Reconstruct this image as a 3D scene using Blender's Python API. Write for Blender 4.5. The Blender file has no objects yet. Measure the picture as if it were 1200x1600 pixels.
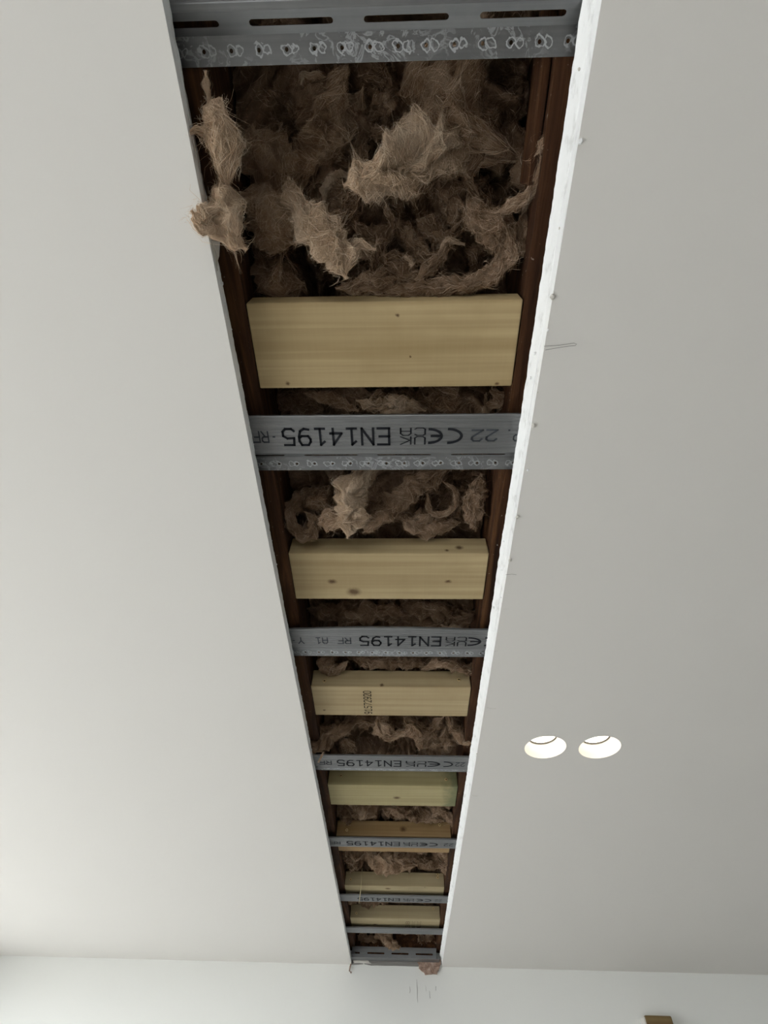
import bpy, bmesh, math, random
import numpy as np
from mathutils import Vector, Matrix

random.seed(7)
RNG = np.random.default_rng(11)
SC = bpy.context.scene
COL = SC.collection
PI = math.pi

# ------------------------------------------------------------------ camera
F_PX = 780.0
CAM_Z = 1.762                       # eye height, ceiling underside at 2.400
ay = np.array([26.0, 1098.0, F_PX]); ay /= np.linalg.norm(ay)
ax = np.array([1.0, -.0022, -(26.0 - 1098.0 * .0022) / F_PX]); ax /= np.linalg.norm(ax)
az = np.cross(ax, ay)
ROT = np.array([ax, ay, az])        # camera (right, down, forward) -> world
cam_d = bpy.data.cameras.new('camera')
cam_d.sensor_fit = 'VERTICAL'; cam_d.sensor_height = 36.0; cam_d.lens = F_PX / 1600.0 * 36.0
cam_d.clip_start = .02; cam_d.clip_end = 100
cam = bpy.data.objects.new('camera', cam_d); COL.objects.link(cam)
m = Matrix.Identity(4)
for i in range(3):
    m[i][0] = ROT[i, 0]; m[i][1] = -ROT[i, 1]; m[i][2] = -ROT[i, 2]
m[2][3] = CAM_Z
cam.matrix_world = m
SC.camera = cam

def at(px, py, z):
    """point on the level plane z that the pixel sees"""
    w = ROT @ np.array([px - 600.0, py - 800.0, F_PX])
    q = w * ((z - CAM_Z) / w[2])
    return Vector((q[0], q[1], z))
def at_y(px, py, y):
    """point on the upright plane y that the pixel sees"""
    w = ROT @ np.array([px - 600.0, py - 800.0, F_PX])
    q = w * (y / w[1])
    return Vector((q[0], y, q[2] + CAM_Z))

# ------------------------------------------------------------------ world, exposure
W = bpy.data.worlds.new('overcast_sky'); SC.world = W; W.use_nodes = True
bg = W.node_tree.nodes['Background']
bg.inputs[0].default_value = (.93, .965, 1.0, 1); bg.inputs[1].default_value = 9.0
SC.view_settings.view_transform = 'Standard'; SC.view_settings.look = 'None'
SC.view_settings.gamma = 1; SC.view_settings.use_curve_mapping = False
SC.view_settings.exposure = -0.16
SC.cycles.max_bounces = 10; SC.cycles.diffuse_bounces = 6; SC.cycles.transparent_max_bounces = 12
SC.cycles.sample_clamp_indirect = 6

# room
RX0, RX1, RY0, RY1, RZ = -1.93, 4.6, -3.2, 2.915, 2.4
WIN1 = (-1.2, 2.72, .1, 2.33)        # glazed doors in the left wall: y0 y1 z0 z1
WIN2 = (-1.75, 0.3, .1, 2.28)       # unseen glazed doors added behind the camera to brighten the far wall: x0 x1 z0 z1
# portals guide sky light through the glazed doors
def portal(w, mw):
    pl = bpy.data.lights.new('window_portal', 'AREA'); pl.shape = 'RECTANGLE'
    pl.size = w[1] - w[0]; pl.size_y = w[3] - w[2]; pl.cycles.is_portal = True
    po = bpy.data.objects.new('window_portal', pl); COL.objects.link(po); po.matrix_world = Matrix(mw)
portal(WIN1, ((0, 0, -1, RX0 - .1), (1, 0, 0, (WIN1[0] + WIN1[1]) / 2), (0, -1, 0, (WIN1[2] + WIN1[3]) / 2), (0, 0, 0, 1)))
portal(WIN2, ((-1, 0, 0, (WIN2[0] + WIN2[1]) / 2), (0, 0, -1, RY0 - .06), (0, -1, 0, (WIN2[2] + WIN2[3]) / 2), (0, 0, 0, 1)))

# ------------------------------------------------------------------ helpers
def link(name, mesh, mat=None, parent=None):
    o = bpy.data.objects.new(name, mesh); COL.objects.link(o)
    if mat is not None and mesh is not None:
        mesh.materials.append(mat)
    if parent is not None: o.parent = parent
    return o
def tag(o, label=None, cat=None, group=None, kind=None):
    if label: o['label'] = label
    if cat: o['category'] = cat
    if group: o['group'] = group
    if kind: o['kind'] = kind
    return o
def empty(name, loc=(0, 0, 0)):
    o = bpy.data.objects.new(name, None); o.empty_display_size = .05
    COL.objects.link(o); o.location = loc
    return o
def mesh_of(name, verts, faces, smooth=False):
    me = bpy.data.meshes.new(name); me.from_pydata([tuple(v) for v in verts], [], faces); me.update()
    if smooth: me.shade_smooth()
    return me
class MB:
    def __init__(s): s.v = []; s.f = []
    def add(s, verts, faces):
        b = len(s.v); s.v += [tuple(v) for v in verts]; s.f += [tuple(i + b for i in f) for f in faces]
    def box(s, x0, x1, y0, y1, z0, z1):
        s.add([(x0, y0, z0), (x1, y0, z0), (x1, y1, z0), (x0, y1, z0), (x0, y0, z1), (x1, y0, z1), (x1, y1, z1), (x0, y1, z1)],
              [(0, 3, 2, 1), (4, 5, 6, 7), (0, 1, 5, 4), (1, 2, 6, 5), (2, 3, 7, 6), (3, 0, 4, 7)])
    def tube(s, pts, rad, n=6):
        pts = [Vector(p) for p in pts]; k = len(pts); vs = []
        if not hasattr(rad, '__len__'): rad = [rad] * k
        for i, p in enumerate(pts):
            t = (pts[min(i + 1, k - 1)] - pts[max(i - 1, 0)]).normalized()
            a = t.orthogonal().normalized(); b = t.cross(a)
            vs += [p + (a * math.cos(2 * PI * j / n) + b * math.sin(2 * PI * j / n)) * rad[i] for j in range(n)]
        fs = [(i * n + j, i * n + (j + 1) % n, (i + 1) * n + (j + 1) % n, (i + 1) * n + j) for i in range(k - 1) for j in range(n)]
        fs += [tuple(range(n))[::-1], tuple((k - 1) * n + j for j in range(n))]
        s.add(vs, fs)
    def build(s, name, mat, parent=None, smooth=False, bevel=0):
        me = mesh_of(name, s.v, s.f, smooth)
        o = link(name, me, mat, parent)
        if bevel:
            md = o.modifiers.new('bevel', 'BEVEL'); md.width = bevel; md.segments = 2; md.limit_method = 'ANGLE'
        return o

def circle_hole(r, n=20):
    return [(r * math.cos(2 * PI * i / n), r * math.sin(2 * PI * i / n)) for i in range(n)]
def slot_hole(L, w, n=6):
    h = L / 2 - w / 2; r = w / 2
    p = [(h + r * math.cos(a), r * math.sin(a)) for a in np.linspace(-PI / 2, PI / 2, n)]
    return p + [(-x, -y) for x, y in p]
def cell_with_hole(mb, cx, cy, x0, x1, y0, y1, hole, fn, flip=False):
    """a rectangle with a hole in it; fn maps (s, t) to 3-D; returns the rim points"""
    ang = [(math.atan2(y, x), (x, y)) for x, y in hole]
    for X, Y in ((x0, y0), (x1, y0), (x1, y1), (x0, y1)):
        a = math.atan2(Y - cy, X - cx)
        best = None                                   # radius of the hole polygon along this angle
        n = len(hole)
        for i in range(n):
            p, q = hole[i], hole[(i + 1) % n]
            d = (math.cos(a), math.sin(a)); ex, ey = q[0] - p[0], q[1] - p[1]
            den = d[0] * ey - d[1] * ex
            if abs(den) < 1e-12: continue
            t = (p[0] * ey - p[1] * ex) / den; u = (p[0] * d[1] - p[1] * d[0]) / den
            if t > 0 and -1e-6 <= u <= 1 + 1e-6: best = t
        if best: ang.append((a, (best * math.cos(a), best * math.sin(a))))
    ang.sort(key=lambda e: e[0])
    vin = []; vout = []
    for a, (hx, hy) in ang:
        dx, dy = math.cos(a), math.sin(a)
        t = min(((x1 - cx) / dx) if dx > 1e-9 else ((x0 - cx) / dx if dx < -1e-9 else 1e9),
                ((y1 - cy) / dy) if dy > 1e-9 else ((y0 - cy) / dy if dy < -1e-9 else 1e9))
        vin.append(fn(cx + hx, cy + hy)); vout.append(fn(cx + dx * t, cy + dy * t))
    n = len(vin)
    fs = [(i, (i + 1) % n, n + (i + 1) % n, n + i) for i in range(n)]
    if flip: fs = [f[::-1] for f in fs]
    mb.add(vin + vout, fs)
    return vin

GT = np.random.default_rng(1).normal(size=(4096, 3)); GT /= np.linalg.norm(GT, axis=1, keepdims=True)
def fade(t): return t * t * t * (t * (t * 6 - 15) + 10)
def pnoise(p, seed=0):
    """gradient noise, vectorised; p (..., 3); about -0.7 .. 0.7"""
    p = np.asarray(p, float); i0 = np.floor(p).astype(np.int64); f = p - i0; w = fade(f)
    def h(ix, iy, iz):
        n = (ix * 374761393 + iy * 668265263 + iz * 1442695041 + seed * 974711) & 0x7fffffff
        n = ((n ^ (n >> 13)) * 1274126177) & 0x7fffffff
        return GT[(n ^ (n >> 16)) & 4095]
    out = 0
    for dx in (0, 1):
        for dy in (0, 1):
            for dz in (0, 1):
                g = h(i0[..., 0] + dx, i0[..., 1] + dy, i0[..., 2] + dz)
                d = g[..., 0] * (f[..., 0] - dx) + g[..., 1] * (f[..., 1] - dy) + g[..., 2] * (f[..., 2] - dz)
                out = out + d * (w[..., 0] if dx else 1 - w[..., 0]) * (w[..., 1] if dy else 1 - w[..., 1]) * (w[..., 2] if dz else 1 - w[..., 2])
    return out

# ------------------------------------------------------------------ materials
def lin(r, g, b):
    f = lambda c: ((c / 255 + .055) / 1.055) ** 2.4 if c > 10 else c / 255 / 12.92
    return (f(r), f(g), f(b), 1)
class Mat:
    def __init__(s, name, rough=.8, spec=.3, metal=0):
        s.m = bpy.data.materials.new(name); s.m.use_nodes = True; s.t = s.m.node_tree
        s.b = s.t.nodes['Principled BSDF']
        s.b.inputs['Roughness'].default_value = rough; s.b.inputs['Specular IOR Level'].default_value = spec
        s.b.inputs['Metallic'].default_value = metal
        s.co = s.t.nodes.new('ShaderNodeTexCoord')
    def n(s, kind, **kw):
        nd = s.t.nodes.new(kind)
        for k, v in kw.items():
            if k.startswith('i_'): nd.inputs[k[2:].replace('_', ' ')].default_value = v
            else: setattr(nd, k, v)
        return nd
    def l(s, a, b): s.t.links.new(a, b)
    def mapped(s, scale, rot=(0, 0, 0), loc=(0, 0, 0), out='Object'):
        mp = s.n('ShaderNodeMapping'); s.l(s.co.outputs[out], mp.inputs[0])
        mp.inputs['Scale'].default_value = scale; mp.inputs['Rotation'].default_value = rot; mp.inputs['Location'].default_value = loc
        return mp.outputs[0]
    def noise(s, vec, scale=5, detail=4, rough=.55, dist=0):
        nd = s.n('ShaderNodeTexNoise'); s.l(vec, nd.inputs['Vector'])
        nd.inputs['Scale'].default_value = scale; nd.inputs['Detail'].default_value = detail
        nd.inputs['Roughness'].default_value = rough; nd.inputs['Distortion'].default_value = dist
        return nd.outputs['Fac']
    def ramp(s, fac, stops):
        r = s.n('ShaderNodeValToRGB'); s.l(fac, r.inputs[0]); e = r.color_ramp.elements
        while len(e) < len(stops): e.new(.5)
        for el, (p, c) in zip(e, stops): el.position = p; el.color = c if len(c) == 4 else (*c, 1)
        return r.outputs[0]
    def mix(s, fac, a, b, mode='MIX'):
        nd = s.n('ShaderNodeMix', data_type='RGBA', blend_type=mode)
        for sock, v in ((nd.inputs[0], fac), (nd.inputs[6], a), (nd.inputs[7], b)):
            if hasattr(v, 'is_linked') or hasattr(v, 'links'): s.l(v, sock)
            else: sock.default_value = v
        return nd.outputs[2]
    def math(s, op, a, b=0.0, c=0.0):
        nd = s.n('ShaderNodeMath', operation=op)
        for i, v in enumerate((a, b, c)):
            if hasattr(v, 'links'): s.l(v, nd.inputs[i])
            else: nd.inputs[i].default_value = v
        return nd.outputs[0]
    def col(s, c):
        if hasattr(c, 'links'): s.l(c, s.b.inputs['Base Color'])
        else: s.b.inputs['Base Color'].default_value = c
    def bump(s, h, strength=.3, dist=.001):
        b = s.n('ShaderNodeBump'); b.inputs['Strength'].default_value = strength; b.inputs['Distance'].default_value = dist
        s.l(h, b.inputs['Height']); s.l(b.outputs[0], s.b.inputs['Normal'])

def plain(name, c, rough=.8, spec=.3, metal=0):
    a = Mat(name, rough, spec, metal); a.col(c); return a.m

def paint(name, c, c2):
    a = Mat(name, .75, .25)
    v = a.mapped((1, 1, 1))
    big = a.noise(v, 1.3, 3)
    a.col(a.mix(big, c, c2))
    a.bump(a.math('ADD', a.math('MULTIPLY', a.noise(v, 6, 3), 3.0), a.noise(v, 160, 3)), .12, .001)
    return a.m
M_CEIL = paint('ceiling_paint', (.74, .722, .695, 1), (.77, .752, .725, 1))
M_WALL = paint('wall_paint', (.75, .755, .735, 1), (.78, .785, .765, 1))

def plaster_edge():
    a = Mat('cut_plaster', .9, .1)
    v = a.mapped((1, .35, 1))
    n = a.noise(v, 90, 5, .65)
    a.col(a.ramp(n, [(.25, (.62, .62, .62)), (.45, (.86, .87, .88)), (.8, (.9, .91, .92))]))
    a.bump(a.noise(a.mapped((1, 1, 1)), 240, 5, .7), .3, .001)
    return a.m
M_EDGE = plaster_edge()
M_PAPER = plain('torn_paper_and_lit_side', (.62, .60, .56, 1), .9, .1)
M_GREYPAPER = plain('grey_board_paper', (.22, .21, .20, 1), .9, .1)

def pine(name, base, dark, seed, knots=(), green=False, rings=.5):
    """planed treated pine; knots: (x, y, radius) on the underside, or with a 4th value z on the near side"""
    a = Mat(name, .7, .22)
    v = a.mapped((1, 1, 1), loc=(seed * 3.1, seed * 1.7, seed * .9))
    broad = a.noise(a.mapped((1.1, 26, 26), loc=(seed * 2.3, seed * 5.1, seed * 1.3)), 1.6, 3, .5, .35)
    lines = a.ramp(a.noise(a.mapped((1.5, 105, 105), loc=(seed * 4.3, seed * 2.1, seed)), 1.0, 2, .5, .25), [(.40, (0, 0, 0)), (.60, (1, 1, 1))])
    fine = a.noise(a.mapped((9, 420, 420), loc=(seed, seed, 0)), 1.0, 2)
    c = a.mix(a.ramp(broad, [(.35, (0, 0, 0)), (.68, (1, 1, 1))]), base, tuple(x * .5 + y * .5 for x, y in zip(base, dark)))
    c = a.mix(a.math('MULTIPLY', lines, rings * .85), c, dark)
    c = a.mix(a.math('MULTIPLY', fine, .22), c, tuple(x * .6 for x in base[:3]) + (1,))
    saw = a.noise(a.mapped((260, 6, 6), loc=(seed, 0, 0)), 1.0, 2)       # faint saw marks across
    c = a.mix(a.math('MULTIPLY', saw, .14), c, tuple(min(1, x * 1.25) for x in base[:3]) + (1,))
    blot = a.ramp(a.noise(v, 14, 3), [(.5, (0, 0, 0)), (.8, (1, 1, 1))])
    c = a.mix(a.math('MULTIPLY', blot, .25), c, dark)
    sx = a.n('ShaderNodeSeparateXYZ'); a.l(a.co.outputs['Object'], sx.inputs[0])
    wob = a.math('MULTIPLY', a.math('SUBTRACT', a.noise(v, 120, 3), .5), .006)
    for kn in knots:
        dx = a.math('ADD', a.math('SUBTRACT', sx.outputs[0], kn[0]), wob)
        if len(kn) == 4:
            dy = a.math('ADD', a.math('SUBTRACT', sx.outputs[2], kn[3]), wob)
        else: dy = a.math('ADD', a.math('SUBTRACT', sx.outputs[1], kn[1]), wob)
        d = a.math('SQRT', a.math('ADD', a.math('POWER', a.math('MULTIPLY', dx, .75), 2.0), a.math('POWER', dy, 2.0)))
        k = a.ramp(a.math('DIVIDE', d, kn[2]), [(.30, (.85, .85, .85)), (.55, (.5, .5, .5)), (1.0, (0, 0, 0))])
        if len(kn) == 4: k = a.math('MULTIPLY', k, a.math('LESS_THAN', sx.outputs[1], .004))
        else: k = a.math('MULTIPLY', k, a.math('LESS_THAN', sx.outputs[2], .003))
        c = a.mix(k, c, lin(74, 48, 26))
    if green:
        gx = a.ramp(a.math('ADD', sx.outputs[0], a.math('MULTIPLY', a.noise(v, 40, 3), .06)), [(.165, (0, 0, 0)), (.195, (1, 1, 1))])
        c = a.mix(a.math('MULTIPLY', gx, .6), c, (.06, .10, .05, 1))
    a.col(c)
    a.bump(a.math('ADD', fine, lines), .15, .0005)
    return a.m
NX = -.01975
def kx(px, py, ya): q = at(px, py, 2.446); return q.x - NX, q.y - ya
PINE = []
for i, (b_, d_, kn, rg) in enumerate([
    (lin(189, 168, 128), lin(142, 118, 78), [kx(621, 492, .1515) + (.0026,), kx(642, 558, .1515) + (.0018,), kx(776, 599, .1515) + (.0034,), kx(450, 599, .1515) + (.0034,)], .45),
    (lin(187, 168, 130), lin(142, 119, 82), [kx(553, 924, .5766) + (.013,), kx(519, 908, .5766) + (.008,), kx(700, 908, .5766) + (.006,), (.128, 0, .007, .016), (.105, 0, .004, .008)], .45),
    (lin(188, 170, 134), lin(148, 126, 90), [kx(507, 1109, .966) + (.004,), (-.02, 0, .005, .004)], .4),
    (lin(178, 166, 126), lin(138, 126, 86), [kx(620, 1246, 1.409) + (.010,)], .5),
    (lin(170, 142, 102), lin(126, 96, 60), [(.03, 0, .010, .02)], .5),
    (lin(180, 166, 133), lin(140, 124, 92), [kx(606, 1388, 2.136) + (.010,), kx(664, 1386, 2.136) + (.003,)], .4),
    (lin(180, 166, 133), lin(142, 126, 94), [kx(586, 1444, 2.474) + (.010,)], .4)]):
    PINE.append(pine('treated_pine_%d' % i, b_, d_, i + 1, kn, i == 3, rg))

def old_timber(name, seed):
    a = Mat(name, .8, .2)
    v = a.mapped((26, 1.6, 26), loc=(seed, seed * 2, seed * 3))
    n = a.noise(v, 2.2, 6, .65, .6)
    fine = a.noise(a.mapped((140, 5, 140)), 1.2, 4, .6)
    c = a.ramp(n, [(.28, lin(38, 21, 11)), (.5, lin(74, 46, 26)), (.75, lin(118, 82, 50))])
    c = a.mix(a.math('MULTIPLY', fine, .6), c, lin(30, 16, 8))
    sp = a.ramp(a.noise(a.mapped((1, 1, 1)), 130, 2), [(.70, (0, 0, 0)), (.76, (1, 1, 1))])
    c = a.mix(a.math('MULTIPLY', sp, .5), c, lin(190, 175, 160))
    a.col(c); a.bump(a.math('ADD', n, fine), .5, .002)
    return a.m
M_JOIST = old_timber('old_joist_timber', 3)
M_DECK = old_timber('old_deck_timber', 9)

def galv(name, marks=False, dots=0.0):
    a = Mat(name, .46, .5, .75)
    v = a.mapped((1, 1, 1))
    st = a.noise(a.mapped((2.5, 160, 160)), 1.0, 3)
    cl = a.noise(v, 60, 4, .6)
    c = a.mix(a.math('MULTIPLY', st, .7), lin(120, 121, 123), lin(166, 166, 166))
    c = a.mix(a.math('MULTIPLY', cl, .35), c, lin(92, 97, 104))
    if marks:
        # pale zinc bloom around the punched holes, pitch 28.3 mm
        sx = a.n('ShaderNodeSeparateXYZ'); a.l(a.co.outputs['Object'], sx.inputs[0])
        wob = a.n('ShaderNodeTexNoise'); a.l(v, wob.inputs['Vector']); wob.inputs['Scale'].default_value = 130; wob.inputs['Detail'].default_value = 3
        wx = a.math('MULTIPLY', a.math('SUBTRACT', wob.outputs['Fac'], .5), .011)
        rings = None
        for off, r in ((0.0, .0042), (.0085, .0036)):
            fx = a.math('SUBTRACT', a.math('MULTIPLY', a.math('FRACT', a.math('ADD', a.math('DIVIDE', a.math('SUBTRACT', sx.outputs[0], off + dots), .0283), 100.5)), .0283), .01415)
            fy = a.math('SUBTRACT', sx.outputs[1], .08725)
            d = a.math('SQRT', a.math('ADD', a.math('POWER', a.math('ADD', fx, wx), 2.0), a.math('POWER', a.math('ADD', fy, wx), 2.0)))
            ring = a.math('LESS_THAN', a.math('ABSOLUTE', a.math('SUBTRACT', d, r)), .0007)
            rings = ring if rings is None else a.math('MAXIMUM', rings, ring)
        worm = a.ramp(a.noise(v, 75, 3, .6, 1.2), [(.52, (0, 0, 0)), (.56, (1, 1, 1)), (.60, (1, 1, 1)), (.64, (0, 0, 0))])
        patch = a.ramp(a.noise(v, 14, 2), [(.42, (0, 0, 0)), (.55, (1, 1, 1))])
        k = a.math('MAXIMUM', a.math('MULTIPLY', rings, .62), a.math('MULTIPLY', a.math('MULTIPLY', worm, patch), .38))
        c = a.mix(k, c, lin(205, 208, 212))
        mt = a.math('SUBTRACT', .75, a.math('MULTIPLY', k, .6)); a.l(mt, a.b.inputs['Metallic'])
        a.l(a.math('ADD', .42, a.math('MULTIPLY', k, .4)), a.b.inputs['Roughness'])
    a.col(c)
    a.bump(a.math('ADD', st, a.math('MULTIPLY', cl, .5)), .15, .0005)
    return a.m
M_GALV = galv('galvanised_steel')
M_GALVDOT = galv('galvanised_steel_punched', True)
M_INK = plain('black_marking_ink', lin(28, 30, 36), .7, .2)
M_INKGREY = plain('faded_marking_ink', lin(70, 74, 80), .7, .2)
M_STAMP = plain('stamp_ink', lin(62, 56, 46), .9, .1)
M_STAMPFAINT = plain('faint_stamp_ink', lin(120, 110, 88), .9, .1)
M_SCREW = plain('yellow_zinc_screw', lin(214, 190, 140), .35, .5, .7)
M_SCREWHOLE = plain('screw_hole_shade', lin(20, 16, 12), .8)

def wool(name, c0, c1, c2):
    c0, c1, c2 = [(c[0] * 1.02, c[1] * .99, c[2] * .95, 1) for c in (c0, c1, c2)]
    a = Mat(name, .95, .03)
    g = a.n('ShaderNodeNewGeometry')
    n = a.noise(a.mapped((1, 1, 1)), 22, 3)
    if name.endswith('fibre'):
        c = a.ramp(a.math('ADD', a.math('MULTIPLY', g.outputs['Random Per Island'], .6), a.math('MULTIPLY', n, .4)), [(.15, c0), (.5, c1), (.85, c2)])
    else:
        c = a.ramp(n, [(.3, c0), (.5, c1), (.72, c2)])
        f = a.noise(a.mapped((1, 1, 1)), 300, 4, .7, 1.5)
        c = a.mix(a.math('MULTIPLY', f, .3), c, c0)
        a.bump(a.math('ADD', a.math('MULTIPLY', f, .6), a.noise(a.mapped((1, 1, 1)), 80, 4, .6, 2.0)), .95, .008)
    a.col(c)
    tr_ = a.n('ShaderNodeBsdfTranslucent'); a.l(c, tr_.inputs[0])
    mx_ = a.n('ShaderNodeMixShader'); mx_.inputs[0].default_value = .25
    a.l(a.b.outputs[0], mx_.inputs[1]); a.l(tr_.outputs[0], mx_.inputs[2]); a.l(mx_.outputs[0], a.t.nodes['Material Output'].inputs['Surface'])
    return a.m
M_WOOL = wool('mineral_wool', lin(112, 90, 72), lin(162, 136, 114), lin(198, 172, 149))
M_FIBRE = wool('mineral_wool_fibre', lin(120, 96, 76), lin(172, 146, 122), lin(236, 217, 197))  # lightest fibre tone paints sheen highlights into the wool
M_MID = wool('half_lit_mineral_wool', lin(144, 119, 97), lin(190, 163, 138), lin(220, 198, 175))  # lighter copy of the wool, with light painted onto half-exposed puffs
M_MIDFIBRE = wool('half_lit_mineral_wool_fibre', lin(150, 124, 101), lin(200, 174, 148), lin(243, 226, 208))
M_TUFT = wool('lit_tone_mineral_wool', lin(174, 148, 124), lin(216, 191, 165), lin(238, 220, 200))  # lightest copy of the wool; the light on exposed tufts is in its colour
M_TUFTFIBRE = wool('lit_tone_mineral_wool_fibre', lin(180, 154, 128), lin(222, 200, 176), lin(248, 236, 220))

# ------------------------------------------------------------------ room shell
SX0, SX1 = -.2155, .1835            # edges of the cut opening
SY0 = -.75                          # the opening starts behind the camera
LAMPS = [(.339, 1.127), (.4634, 1.1243)]
LR = .0475

cm = MB()
def flat(x0, x1, y0, y1): cm.add([(x0, y0, RZ), (x0, y1, RZ), (x1, y1, RZ), (x1, y0, RZ)], [(0, 1, 2, 3)])
flat(RX0, SX0, RY0, RY1)
flat(SX0, SX1, RY0, SY0)
ly0, ly1 = 1.06, 1.19
lx = [.27, (LAMPS[0][0] + LAMPS[1][0]) / 2, .53]
flat(SX1, RX1, RY0, ly0); flat(SX1, RX1, ly1, RY1); flat(SX1, lx[0], ly0, ly1); flat(lx[2], RX1, ly0, ly1)
for i, (cx, cy) in enumerate(LAMPS):
    cell_with_hole(cm, cx, cy, lx[i], lx[i + 1], ly0, ly1, circle_hole(LR, 48), lambda s, t: (s, t, RZ), flip=True)
ceil = tag(cm.build('ceiling', M_CEIL), kind='structure')

def cut_edge(side):
    """ragged cut face of two layers of plasterboard"""
    ys = np.linspace(SY0, RY1 - .002, 900)
    prof = [(0, 0), (.0, .004), (.12, .0135), (.16, .0148), (.2, .0162), (.6, .024), (1, .0298), (1.0, .0302)]
    x0 = SX0 if side < 0 else SX1
    slant = -.004 if side < 0 else .009
    inner = -side
    vs = []; K = len(prof)
    for k, (u, h) in enumerate(prof):
        p = np.stack([ys * 55, np.full_like(ys, k * .8 + side * 9), np.zeros_like(ys)], -1)
        n = pnoise(p, 3) + .6 * pnoise(p * 2.7, 4)
        slow = pnoise(np.stack([ys * 6, np.full_like(ys, side * 4.0), np.zeros_like(ys)], -1), 5)
        amp = (.0002, .0003, .0006, .0006, .0006, .0008, .0013, .0013)[k]
        rec = .0045 * np.clip(pnoise(np.stack([ys * 9, np.full_like(ys, 3.3 * side), np.zeros_like(ys)], -1), 6) * 2 + .45, 0, 1) if k == 3 else 0
        x = x0 + inner * (u * slant * (1 if side > 0 else 1) + amp * n * 1.3 + .0012 * slow * (u > 0)) - inner * rec
        if k == 0: x = np.full_like(ys, x0)
        vs.append(np.stack([x, ys, np.full_like(ys, RZ + h)], -1))
    V = np.stack(vs, 1).reshape(-1, 3); N = len(ys)
    fs = [(i * K + k, (i + 1) * K + k, (i + 1) * K + k + 1, i * K + k + 1) for i in range(N - 1) for k in range(K - 1)]
    if side < 0: fs = [f[::-1] for f in fs]
    return link('cut_edge', mesh_of('cut_edge', V, fs), M_EDGE, ceil)
cut_edge(-1); cut_edge(1)
bk = MB(); bk.box(SX0, SX1, SY0 - .01, SY0, RZ + .0005, RZ + .03); bk.build('cut_edge', M_EDGE, ceil)
# plasterboard backs, so that the void above the room is closed
tb = MB()
tb.add([(RX0, RY0, 2.43), (SX0 - .006, RY0, 2.43), (SX0 - .006, RY1, 2.43), (RX0, RY1, 2.43)], [(0, 1, 2, 3)])
tb.build('board_back', M_GREYPAPER, ceil)

# burrs of torn paper and plaster crumbs along both edges
def crumb(p, r, mat, seed, name='paper_burr'):
    bm = bmesh.new(); bmesh.ops.create_icosphere(bm, subdivisions=2, radius=1)
    rr = random.Random(seed); sx, sy, sz = rr.uniform(.5, 1.2), rr.uniform(.6, 1.4), rr.uniform(.5, 1.0)
    for v in bm.verts:
        k = .72 + .5 * rr.random()
        v.co = Vector((v.co.x * sx * k * r, v.co.y * sy * k * r, v.co.z * sz * k * r))
    me = bpy.data.meshes.new(name); bm.to_mesh(me); bm.free()
    o = link(name, me, mat, ceil); o.location = p; return o
for i, (px, py, r) in enumerate([(907, 221, .0022), (874, 357, .0013), (863, 464, .0026), (856, 516, .0017), (840, 613, .0014), (834, 665, .0026), (825, 735, .0015),
                                 (808, 808, .0040), (797, 875, .0034), (783, 934, .0015), (745, 1178, .0016), (905, 108, .0014)]):
    p = at(px, py, RZ - .001); crumb((p.x, p.y, RZ - r * .4), r, M_PAPER if i % 3 else M_EDGE, i)
rr = random.Random(5)
for i in range(34):                                   # crumbs on the left board edge
    y = rr.choice([rr.uniform(.12, .55), rr.uniform(.12, 2.85)]); r = rr.uniform(.0008, .0024) * (1 if y < .8 else 1.4)
    hh_ = rr.uniform(.006, .029); crumb((SX0 - .004 * hh_ / .03 + r * .25, y, RZ + hh_), r, M_EDGE, 100 + i)
for i in range(16):
    y = rr.uniform(.1, 2.8); r = rr.uniform(.0015, .003)
    hh_ = rr.uniform(.016, .029); crumb((SX1 - .009 * hh_ / .03 - r * .2, y, RZ + hh_), r, M_EDGE, 200 + i)
# flap of torn paper hanging in the opening on the left
fl = MB()
a0, a1, a2, a3 = at(336, 372, 2.428), at(342, 378, 2.42), at(341, 400, 2.424), at(336, 418, 2.428)
b0, b1 = Vector((SX0 + .0005, a0.y, 2.405)), Vector((SX0 + .0005, a3.y, 2.405))
fl.add([b0, a0, a1, a2, a3, b1], [(0, 1, 2, 3, 4, 5)])
o = fl.build('paper_flap', M_PAPER, ceil); o.modifiers.new('thick', 'SOLIDIFY').thickness = .0012
# dark hair-like scrim strands sticking out over the right board
def strand(pix, r=.00022, zd=.004, mat=None):
    pts = [at(x, y, RZ - zd * (.2 + i / len(pix))) for i, (x, y) in enumerate(pix)]
    b = MB(); b.tube(pts, r, 5); return b.build('scrim_strand', mat or M_GREYPAPER, ceil, True)
strand([(850, 541), (868, 540), (885, 538), (897, 536), (901, 538), (899, 540), (888, 541), (868, 544), (852, 547)], .00030)
strand([(790, 898), (800, 897), (807, 898)], .0003)
strand([(786, 952), (796, 951)], .00022, mat=M_PAPER)
strand([(771, 1018), (778, 1017)], .00022, mat=M_PAPER)
strand([(760, 1105), (768, 1107), (775, 1107)], .00035, mat=M_PAPER)
strand([(738, 1243), (747, 1244)], .0004, mat=M_PAPER)

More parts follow.
